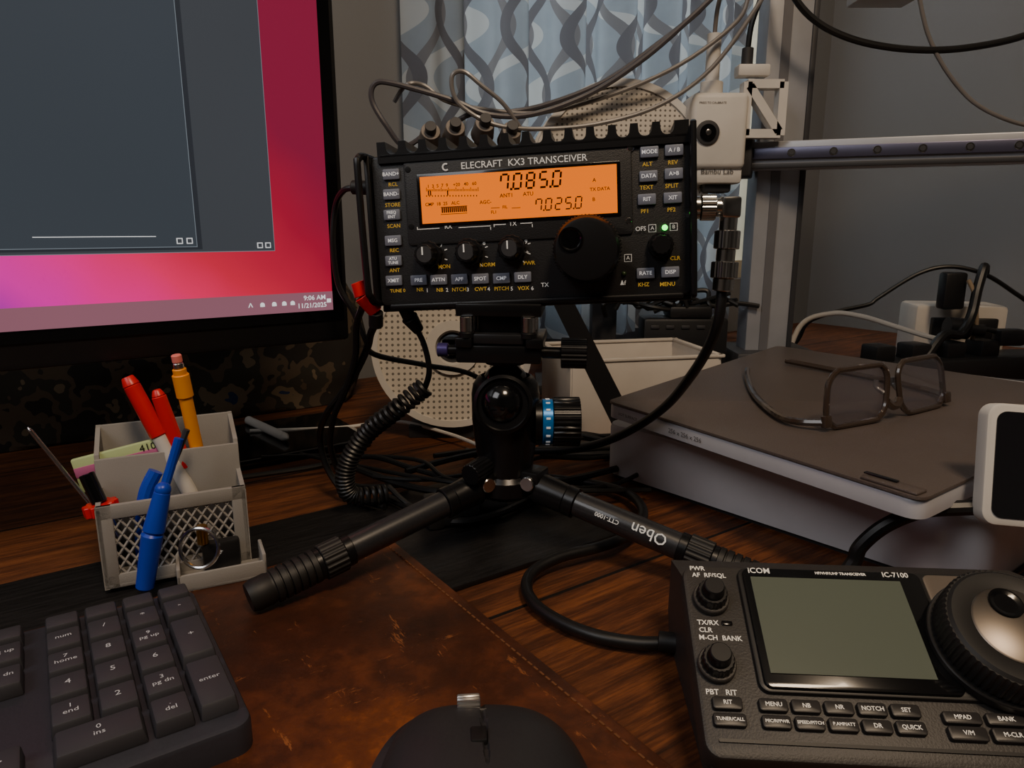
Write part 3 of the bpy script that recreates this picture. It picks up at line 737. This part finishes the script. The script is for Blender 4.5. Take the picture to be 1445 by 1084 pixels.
b.box((.020,.007,.017),(0,0,0),BLK,bev=.002); b.text('ADAPTER',.0022,(-.002,.002,.0037),WPT,RX(90)@RZ(50))
b.cyl((-.009,-.001,.008),(-.009,-.001,.019),.003,BRS)
b.done()

# ------------------------------------------------------------ things in the dark at left/back
cm=NT('camouflage_cloth'); v,o=cm.xyz()
n1=cm.noise(v,20,3); cm.l(cm.ramp(n1,[(.38,(40,36,32)),(.46,(90,76,60)),(.52,(56,52,44)),(.60,(122,106,84)),(.68,(40,56,92))]),cm.b.inputs['Base Color'])
for n_ in cm.nt.nodes:
    if n_.type=='VALTORGB': n_.color_ramp.interpolation='CONSTANT'
cm.b.inputs['Roughness'].default_value=.9
b=B('camouflage_bag')
bm=bmesh.new(); bmesh.ops.create_cube(bm,size=1); bmesh.ops.subdivide_edges(bm,edges=bm.edges[:],cuts=14,use_grid_fill=True)
for q in bm.verts:
    p=q.co.copy(); nrm=p.normalized()*.62
    q.co=p.lerp(nrm,.35); q.co=Vector((q.co.x*.44,q.co.y*.09,q.co.z*.16)); q.co+=p.normalized()*.006*noise.noise(p*5)
    if q.co.z<-.07: q.co.z=-.07
b.add(bm,cm.m,RZ(35)); b.bm.transform(T(-.378,.722,.0708)); b.done(35,ang=80)
b=B('tablet',T(-.245,.625,.0)@RZ(35)); b.rr(.20,.12,.008,0,0,0,.008,BLKG,bev=.001); b.rr(.19,.11,.004,0,0,.008,.0083,M('tablet_glass',(14,15,18),.12)); b.done(35)
b=B('stylus'); b.cyl((-.262,.680,.0125),(-.208,.622,.0125),.0042,WHT,seg=16); b.cyl((-.208,.622,.0125),(-.203,.6165,.0125),.0042,WHT,r2=.001,seg=16); b.done()
pf=NT('perforated_white'); v,o=pf.xyz()
cb=pf.n('ShaderNodeCombineXYZ'); pf.l(o[0],cb.inputs[0]); pf.l(o[2],cb.inputs[1])
vo=pf.n('ShaderNodeTexVoronoi',voronoi_dimensions='2D'); vo.inputs['Scale'].default_value=185; vo.inputs['Randomness'].default_value=0.0; pf.l(cb.outputs[0],vo.inputs['Vector'])
dot=pf.math('LESS_THAN',vo.outputs['Distance'],.23)
pf.l(pf.mix(dot,lin((208,200,188)),lin((112,106,98))),pf.b.inputs['Base Color']); pf.b.inputs['Roughness'].default_value=.7
def spool(name,c,R,ax,wd_):
    b=B(name)
    hub=R*.27
    b.lathe([(hub,0),(hub,wd_),(hub*.6,wd_),(hub*.6,0)],DGR,c,ax,seg=48,closed=True)
    b.lathe([(hub*.95,0),(R*.94,0),(R*.94,.003),(hub*.95,.003)],pf.m,Vector(c)+Vector(ax)*wd_,ax,seg=64,closed=True)
    b.lathe([(R*.92,-.001),(R,-.001),(R,.005),(R*.92,.005)],WHT,Vector(c)+Vector(ax)*wd_,ax,seg=64,closed=True)
    b.lathe([(hub*.7,.0),(hub*1.25,.0),(hub*1.25,.006),(hub*.8,.006)],WHT,Vector(c)+Vector(ax)*wd_,ax,seg=48,closed=True)
    b.lathe([(hub,0),(R,0),(R,.003),(hub,.003)],WHT,c,ax,seg=64,closed=True)
    b.lathe([(hub*1.2,.003),(R*.75,.003),(R*.75,wd_),(hub*1.2,wd_)],M('filament_'+name,(60,60,64),.4),c,ax,seg=64,closed=True)
    return b
a1=Vector((.12,-1,.05)).normalized()
b=spool('filament_spool',Vector((.116,.86,.254)),.100,a1,.045)
b.box((.03,.03,.255),(.114,.885,.128),DGR); b.box((.16,.08,.012),(.11,.88,.006),DGR); b.cyl((.116,.88,.254),(.118,.82,.256),.018,DGR)
b.done()
a2=Vector((.10,-1,.12)).normalized()
b=spool('filament_spool',Vector((-.060,.700,.0840)),.0760,a2,.036)
b.box((.08,.06,.012),(-.06,.69,.006),DGR); b.box((.02,.02,.08),(-.06,.712,.05),DGR)
b.done()
b=B('filament_feeder')
GF=M('feeder_grey',(132,122,114),.5)
for x,z in ((-.063,.296),(-.032,.300),(-.089,.292),(-.004,.293)):
    b.cyl((x,.80,z-.004),(x+.004,.78,z+.006),.0125,GF,r2=.010); b.cyl((x+.004,.78,z+.006),(x+.005,.772,z+.010),.006,DGR); b.box((.018,.03,.02),(x,.815,z-.006),GF,bev=.003)
b.box((.10,.03,.016),(-.048,.83,.280),DGR,bev=.003); b.box((.02,.02,.275),(-.045,.84,.1375),DGR); b.box((.08,.06,.01),(-.045,.84,.005),DGR)
b.done()
b=B('plastic_storage_bin',T(.122,.738,0)@RZ(12))
x_,y_,z_=.155,.11,.074
b.box((x_,y_,.003),(0,0,.0015),WHT2)
b.box((x_,.003,z_),(0,-y_/2,z_/2),WHT2); b.box((x_,.003,z_),(0,y_/2,z_/2),WHT2); b.box((.003,y_,z_),(-x_/2,0,z_/2),WHT2); b.box((.003,y_,z_),(x_/2,0,z_/2),WHT2)
for sy in (-1,1): b.box((x_+.008,.006,.003),(0,sy*(y_/2),z_),WHT2)
for sx in (-1,1): b.box((.006,y_+.008,.003),(sx*x_/2,0,z_),WHT2)
b.done(12)
b=B('usb_dock'); b.box((.10,.04,.095),(.205,.848,.0475),BLK,bev=.004)
for i in range(5): b.box((.010,.002,.004),(.168+i*.018,.8275,.085),DGR)
b.box((.05,.04,.014),(.21,.848,.102),BLK,bev=.003)
b.done()
b=B('tablet_stand')
b.prism([(.028,.150),(.046,.150),(.125,.0),(.103,.0)],.60,.606,BLK,X=Matrix(((1,0,0,0),(0,0,1,0),(0,1,0,0),(0,0,0,1))))
b.box((.10,.04,.005),(.075,.615,.0025),BLK)
b.done()

# ------------------------------------------------------------ 3d printer
b=B('3d_printer')
BASE=M('printer_base_grey',(205,203,206),.42)
P0,P1=Vector((.255,.352)),Vector((.074,.556)); du=Vector((.80,.60))
def roundpoly(pts,r,seg=6):
    out=[]; n=len(pts)
    for i in range(n):
        p=Vector(pts[i]); a=(Vector(pts[i-1])-p).normalized(); c=(Vector(pts[(i+1)%n])-p).normalized()
        ang=a.angle(c); d=min(r/math.tan(ang/2),(Vector(pts[i-1])-p).length*.45)
        s0=p+a*d; s1=p+c*d
        for k_ in range(seg+1):
            t=k_/seg; out.append(tuple((s0*(1-t)**2)+(p*2*t*(1-t))+(s1*t*t)))
    return out
base=[P0,P0+du*.44,P1+du*.44,P1]
b.prism(roundpoly(base,.016),.004,.046,BASE,bev=.004)
b.prism(roundpoly([P0+du*.004,P0+du*.43,P1+du*.43,P1+du*.004],.016),0,.005,DGR)
b.rr(.014,.0035,.0015,0,0,.0460,.0464,M('led_window',(210,215,225),.3,emit=.8),X=T(.232,.372,0)@RZ(36))
quadp=[Vector((.201,.326)),Vector((.484,.531)),Vector((.298,.786)),Vector((.0735,.5285))]
cen=(quadp[0]+quadp[1]+quadp[2]+quadp[3])/4
b.box((.06,.16,.012),(cen.x,cen.y,.051),DGR,rot=RZ(40))
HB=M('heatbed_aluminium',(196,196,204),.4,metal=.2)
b.prism(roundpoly([cen+(q-cen)*.997 for q in quadp],.010),.0575,.0678,HB,bev=.0015)
pe=NT('pei_sheet'); v,o=pe.xyz()
g=pe.noise(v,900,3); g0=pe.noise(v,12,5)
pe.l(pe.mix(g0,lin((88,78,74)),lin((116,104,98))),pe.b.inputs['Base Color']); pe.b.inputs['Roughness'].default_value=.36; pe.b.inputs['Metallic'].default_value=.35
pe.bump(g,.6,.0006)
b.prism(roundpoly(quadp,.008),.0682,.0700,pe.m,bev=.0004)
b.box((.030,.010,.0017),(.196,.345,.0708),pe.m,rot=RZ(123))
b.box((.018,.003,.0010),(.1935,.352,.0722),BLKG,rot=RZ(123))
ed=(quadp[0]-quadp[3]); an=math.degrees(math.atan2(ed.y,ed.x))
for fr,tx,sz in ((.10,'HOT SURFACE',.0032),(.34,'256 x 256 x 256',.0046)):
    p=quadp[3].lerp(quadp[0],fr); b.text(tx,sz,(0,0,.0008),DGR,T(p.x,p.y,.0625)@RZ(an)@RX(90))
b.box((.050,.036,.66),(.306,.862,.33),ALU,bev=.002); b.box((.006,.038,.66),(.333,.861,.33),DGR,bev=.001)
b.box((.010,.002,.64),(.302,.8435,.33),M('extrusion_slot',(116,116,120),.4,metal=.3),bev=0)
b.box((.10,.09,.05),(.315,.865,.030),DGR,bev=.004)
A_=Vector((.262,.838,.277)); Bp=Vector((.80,.640,.283)); dr=(Bp-A_); an=math.degrees(math.atan2(dr.y,dr.x)); Ln=Vector((dr.x,dr.y,0)).length
oldM=b.M; b.M=Matrix.Translation(A_)@RZ(an)
b.box((Ln,.022,.030),(Ln/2,.0,0),ALU,bev=.0015)
b.box((Ln,.005,.012),(Ln/2,-.0125,.002),M('linear_rail',(96,96,118),.35,metal=.6),bev=.0008)
b.box((Ln,.003,.005),(Ln/2,-.0118,-.011),DGR,bev=.0005)
for i in range(14): b.cyl((.05+i*.042,-.0150,.002),(.05+i*.042,-.0156,.002),.0042,CHR,seg=20)
for i in range(14): b.cyl((.05+i*.042,-.0154,.002),(.05+i*.042,-.0160,.002),.0028,DGR,seg=12)
b.box((.03,.05,.045),(-.005,.0,.0),DGR,bev=.003)
b.M=oldM
b.box((.050,.036,.66),(.83,.650,.33),ALU,bev=.002); b.box((.10,.09,.05),(.83,.65,.030),DGR); b.box((.60,.05,.03),(.57,.755,.018),DGR,rot=RZ(an),bev=.004)
b.box((.60,.04,.03),(.57,.757,.645),ALU,rot=RZ(an),bev=.003)
b.box((.060,.055,.078),(.221,.822,.300),WHT,bev=.006,seg=3)
b.box((.052,.045,.018),(.224,.822,.255),WHT,bev=.004)
b.box((.030,.030,.012),(.226,.822,.243),DGR,bev=.003)
b.lathe([(.0125,0),(.0125,.003),(.010,.0035)],DGR,(.208,.7955,.298),(0,-1,0),seg=32); b.lathe([(.0085,.0035),(.0085,.005),(0,.006)],BLKG,(.208,.7955,.298),(0,-1,0),seg=32); b.lathe([(.0030,.006),(0,.007)],CHR,(.208,.7955,.298),(0,-1,0),seg=16)
b.text('Bambu Lab',.0080,(0,0,0),DGR,T(.222,.7985,.2585)@RX(90)); b.text('PRESS TO CALIBRATE',.0030,(0,0,0),DGR,T(.212,.7940,.328)@RX(90))
b.cyl((.215,.815,.338),(.215,.815,.352),.012,WHT); b.cyl((.215,.815,.352),(.215,.815,.40),.0075,WHT)
XZ=Matrix(((1,0,0,0),(0,0,1,0),(0,1,0,0),(0,0,0,1)))
def bar(p,q,w,y0=.800,y1=.815,m=WHT):
    p=Vector(p);q=Vector(q);d=(q-p).normalized();n_=Vector((-d.y,d.x))*w/2
    b.prism([tuple(p+n_),tuple(q+n_),tuple(q-n_),tuple(p-n_)],y0,y1,m,X=XZ)
for p,q in (((.250,.348),(.288,.348)),((.288,.350),(.288,.296)),((.250,.350),(.250,.296)),((.250,.298),(.288,.298)),((.252,.346),(.286,.300))): bar(p,q,.009)
b.box((.034,.018,.012),(.256,.81,.362),WHT,bev=.002); b.cyl((.250,.81,.366),(.250,.81,.385),.006,DGR)
b.box((.062,.05,.028),(.395,.82,.447),WHT,bev=.003)
b.done(0)
b=B('printer_touchscreen',T(.2375,.335,.053)@RZ(-6)@RX(76))
b.rr(.085,.062,.007,.0425,.031,-.009,0,WHT,bev=.0015,X=Matrix.Rotation(math.radians(-3),4,'Z'))
b.rr(.077,.054,.005,.0428,.031,0,.0005,M('touch_glass',(26,26,30),.15,coat=.4),X=Matrix.Rotation(math.radians(-3),4,'Z'))
b.M=Matrix.Identity(4); b.box((.02,.05,.012),(.295,.358,.052),WHT,bev=.002); b.box((.02,.012,.02),(.295,.342,.062),WHT,bev=.002)
b.done()
# spectacles, resting upside down on the sheet
G=Vector((.2640,.4740,.0712)); gx=Vector((.868,.497,0)).normalized()
GM=Matrix.Translation(G)@Matrix.Rotation(math.atan2(gx.y,gx.x),4,'Z')@RX(90-8)
FR=M('spectacle_frame',(58,46,38),.25,coat=.6); LN=M('spectacle_lens',(150,140,190),.03,trans=1.,alpha=.28)
b=B('eyeglasses',GM)
for sx in (-1,1):
    P=rrect(.058,.037,.012,sx*.036,.0195,4)
    P=[Vector((x+.0025*sx*(.0195-y)/.0185,y,-.003*(abs(x)/.06)**2)) for x,y in P]
    b.tube(P,.0020,FR,closed=True,sub=2,seg=8)
    b.prism([(p.x,p.y) for p in P],-.0016,-.0008,LN)
b.tube([(-.0072,.012,0),(-.003,.0085,.001),(.003,.0085,.001),(.0072,.012,0)],.0028,FR)
for sx in (-1,1): b.tube([(sx*.008,.018,-.001),(sx*.0095,.022,-.006),(sx*.009,.027,-.006)],.0016,GLS)
for sx in (-1,1): b.box((.007,.008,.004),(sx*.068,.0060,-.002),FR,bev=.001)
b.M=Matrix.Identity(4)
hl=GM@Vector((-.069,.0055,-.003)); hr=GM@Vector((.069,.0055,-.003))
b.tube([hl,Vector((.184,.462,.0735)),Vector((.1865,.525,.0730)),Vector((.202,.595,.0735)),Vector((.213,.629,.0740))],.0025,FR)
b.tube([hr,Vector((.331,.545,.0735)),Vector((.313,.594,.0730)),Vector((.264,.671,.0740))],.0025,FR)
b.done(30)

# ------------------------------------------------------------ tubes and cables
b=B('filament_tubes')
b.tube(mm((215,815,392),(217,812,430),(230,805,470),(246,800,480)),.0024,GLS)
TG=M('tube_grey',(78,74,78),.3)
for q in (((262,800,470),(246,800,442),(234,800,409),(177,800,367),(103,800,336),(28,795,318),(-32,795,322),(-70,795,330),(-92,795,345),(-110,790,345),(-125,800,330)),
          ((240,790,480),(217,790,442),(175,790,402),(132,790,367),(81,790,336),(21,785,315),(-25,785,315),(-62,785,329),(-122,785,345),(-142,785,345),(-146,785,329),(-132,785,304),(-114,790,284),(-90,800,300)),
          ((265,785,450),(251,785,422),(207,785,361),(156,785,325),(97,785,307),(36,780,300),(-17,780,304),(-55,780,325),(-62,780,350),(-50,780,356),(-32,780,343),(-9,782,325),(10,785,300)),
          ((225,800,470),(200,800,425),(150,800,385),(98,800,350),(40,800,328),(0,800,320),(-40,795,318),(-63,792,306))):
    dk=q[0][0] in (225,240)
    b.tube(mm(*q),.0029 if dk else .0023,TG if dk else GLS,seg=8)
b.done()
b=B('printer_cable')
b.tube(mm((280,805,470),(289,800,435),(315,800,409),(353,800,392),(399,800,383),(451,800,381),(502,800,387),(544,800,398),(600,790,420)),.0036,CAB,seg=10)
b.tube(mm((250,810,384),(252,808,410),(262,806,440),(275,805,472)),.0030,CAB)
b.done()
cable('clear_filament_tube',((415,800,460),(419,800,435),(434,800,395),(457,800,361),(487,800,332),(520,800,315),(559,800,305),(620,790,300)),.0022,GLS)
b=B('power_adapter',T(.640,1.03,0)@RZ(-10)); b.box((.12,.07,.092),(0,0,.046),WHT2,bev=.006); b.box((.03,.01,.03),(-.025,-.038,.060),BLK,bev=.002); b.box((.03,.01,.03),(.030,-.038,.06),BLK,bev=.002); b.done()
b=B('power_strip',T(.58,.93,0)@RZ(14)); b.box((.30,.055,.032),(0,0,.016),BLK,bev=.004)
for i in range(4): b.box((.03,.03,.022),(-.11+i*.055,0,.041),BLK,bev=.003)
b.done()
cable('charger_cable',((380,1000,6),(407,1000,42),(420,1000,68),(458,1000,83),(502,1000,93),(516,1000,103),(562,990,137),(600,980,147),(641,970,137),(684,970,113),(729,970,83),(760,980,50)),.0030,CAB)
cable('braided_cable',((640,970,140),(632,960,147),(621,950,120),(611,940,85),(590,925,62),(560,915,60),(520,900,6)),.0062,CAB)
cable('white_usb_cable',((370,950,6),(389,950,70),(426,945,87),(464,940,84),(505,935,72),(544,930,60),(560,930,56)),.0034,WHT)
cable('black_adapter_cable',((600,950,66),(639,945,65),(679,940,54),(720,935,40)),.0035,CAB)
cable('beige_cable',((610,955,131),(618,948,110),(620,945,90),(622,945,60),(620,970,25),(600,985,6)),.0028,M('beige_braid',(150,130,105),.7,scale=600,var=.4))
b=B('plug_adapter'); b.cyl((.585,.948,.068),(.612,.945,.066),.014,BLK); b.cyl((.612,.945,.066),(.632,.943,.064),.008,BLK); b.box((.035,.02,.022),(.665,.94,.056),BLK,bev=.004); b.box((.03,.02,.05),(.60,.972,.115),BLK,bev=.004); b.done()
b=B('desk_cable_bundle')
random.seed(9)
for i in range(9):
    x0=-.24+.03*i; y0=.50+.02*random.random()
    pts=[(x0*1000+60*j+random.uniform(-15,15),(y0+.05*math.sin(j*.9+i)+.012*i)*1000,8+random.uniform(0,8)) for j in range(6)]
    b.tube(mm(*pts),random.choice((.0018,.0022,.0028)),CAB,seg=8)
b.tube(mm((-250,650,10),(-169,672,7),(-114,677,12),(-59,640,10),(-15,600,8),(40,600,8)),.0018,WHT)
b.tube(mm((-96,493,7),(-59,454,8),(-34,442,8),(-11,454,8),(20,493,7),(43,523,7)),.0028,CAB)
b.done()
b=B('barrel_connector'); b.box((.034,.022,.016),(-.040,.452,.0125),BLK,bev=.004,rot=RZ(18)); b.box((.012,.024,.019),(-.053,.448,.0130),RUB,bev=.003,rot=RZ(18)); b.cyl((-.024,.457,.012),(-.004,.466,.010),.005,RUB,r2=.003); b.done()
b=B('cable_pile')
for i in range(8):
    x0=.10+.012*i
    pts=[((x0+.02*j)*1000+random.uniform(-12,12),845+random.uniform(-15,5),104+random.uniform(0,22)+ (0 if j else -8)) for j in range(6)]
    b.tube(mm(*pts),.0028,CAB,seg=8)
b.done()

# ------------------------------------------------------------ lights
def area(name,loc,target,size,e,col,sy=None):
    l=bpy.data.lights.new(name,'AREA'); l.energy=e; l.color=col; l.size=size
    if sy: l.shape='RECTANGLE'; l.size_y=sy
    o=bpy.data.objects.new(name,l); bpy.context.collection.objects.link(o); o.location=loc
    o.rotation_euler=(Vector(target)-Vector(loc)).to_track_quat('-Z','Y').to_euler(); return o
wl=UT(.87,1.35,.9); area('window_daylight',wl,UT(.87,.6,.55),.9,9,(.88,.95,1.),1.2)
area('ceiling_lamp',(.30,-.45,1.55),(.15,.5,0),.35,16,(1.,.76,.52))
area('added_fill_light',(-.85,-.5,1.2),(.10,.5,.1),.7,6.5,(.95,.94,.95))  # unseen fill added to lift the left-facing sides, not a lamp of the room
W=bpy.data.worlds.new('sky'); bpy.context.scene.world=W; W.use_nodes=True
bg=W.node_tree.nodes['Background']; bg.inputs[0].default_value=(.76,.82,.88,1); bg.inputs[1].default_value=1.7

cam=bpy.data.objects.new('camera',bpy.data.cameras.new('camera')); bpy.context.collection.objects.link(cam)
cam.location=(0,0,.2); cam.rotation_euler=(math.radians(77.5),0,0)
cam.data.sensor_width=36; cam.data.lens=36*1000/1445; cam.data.clip_start=.01
bpy.context.scene.camera=cam
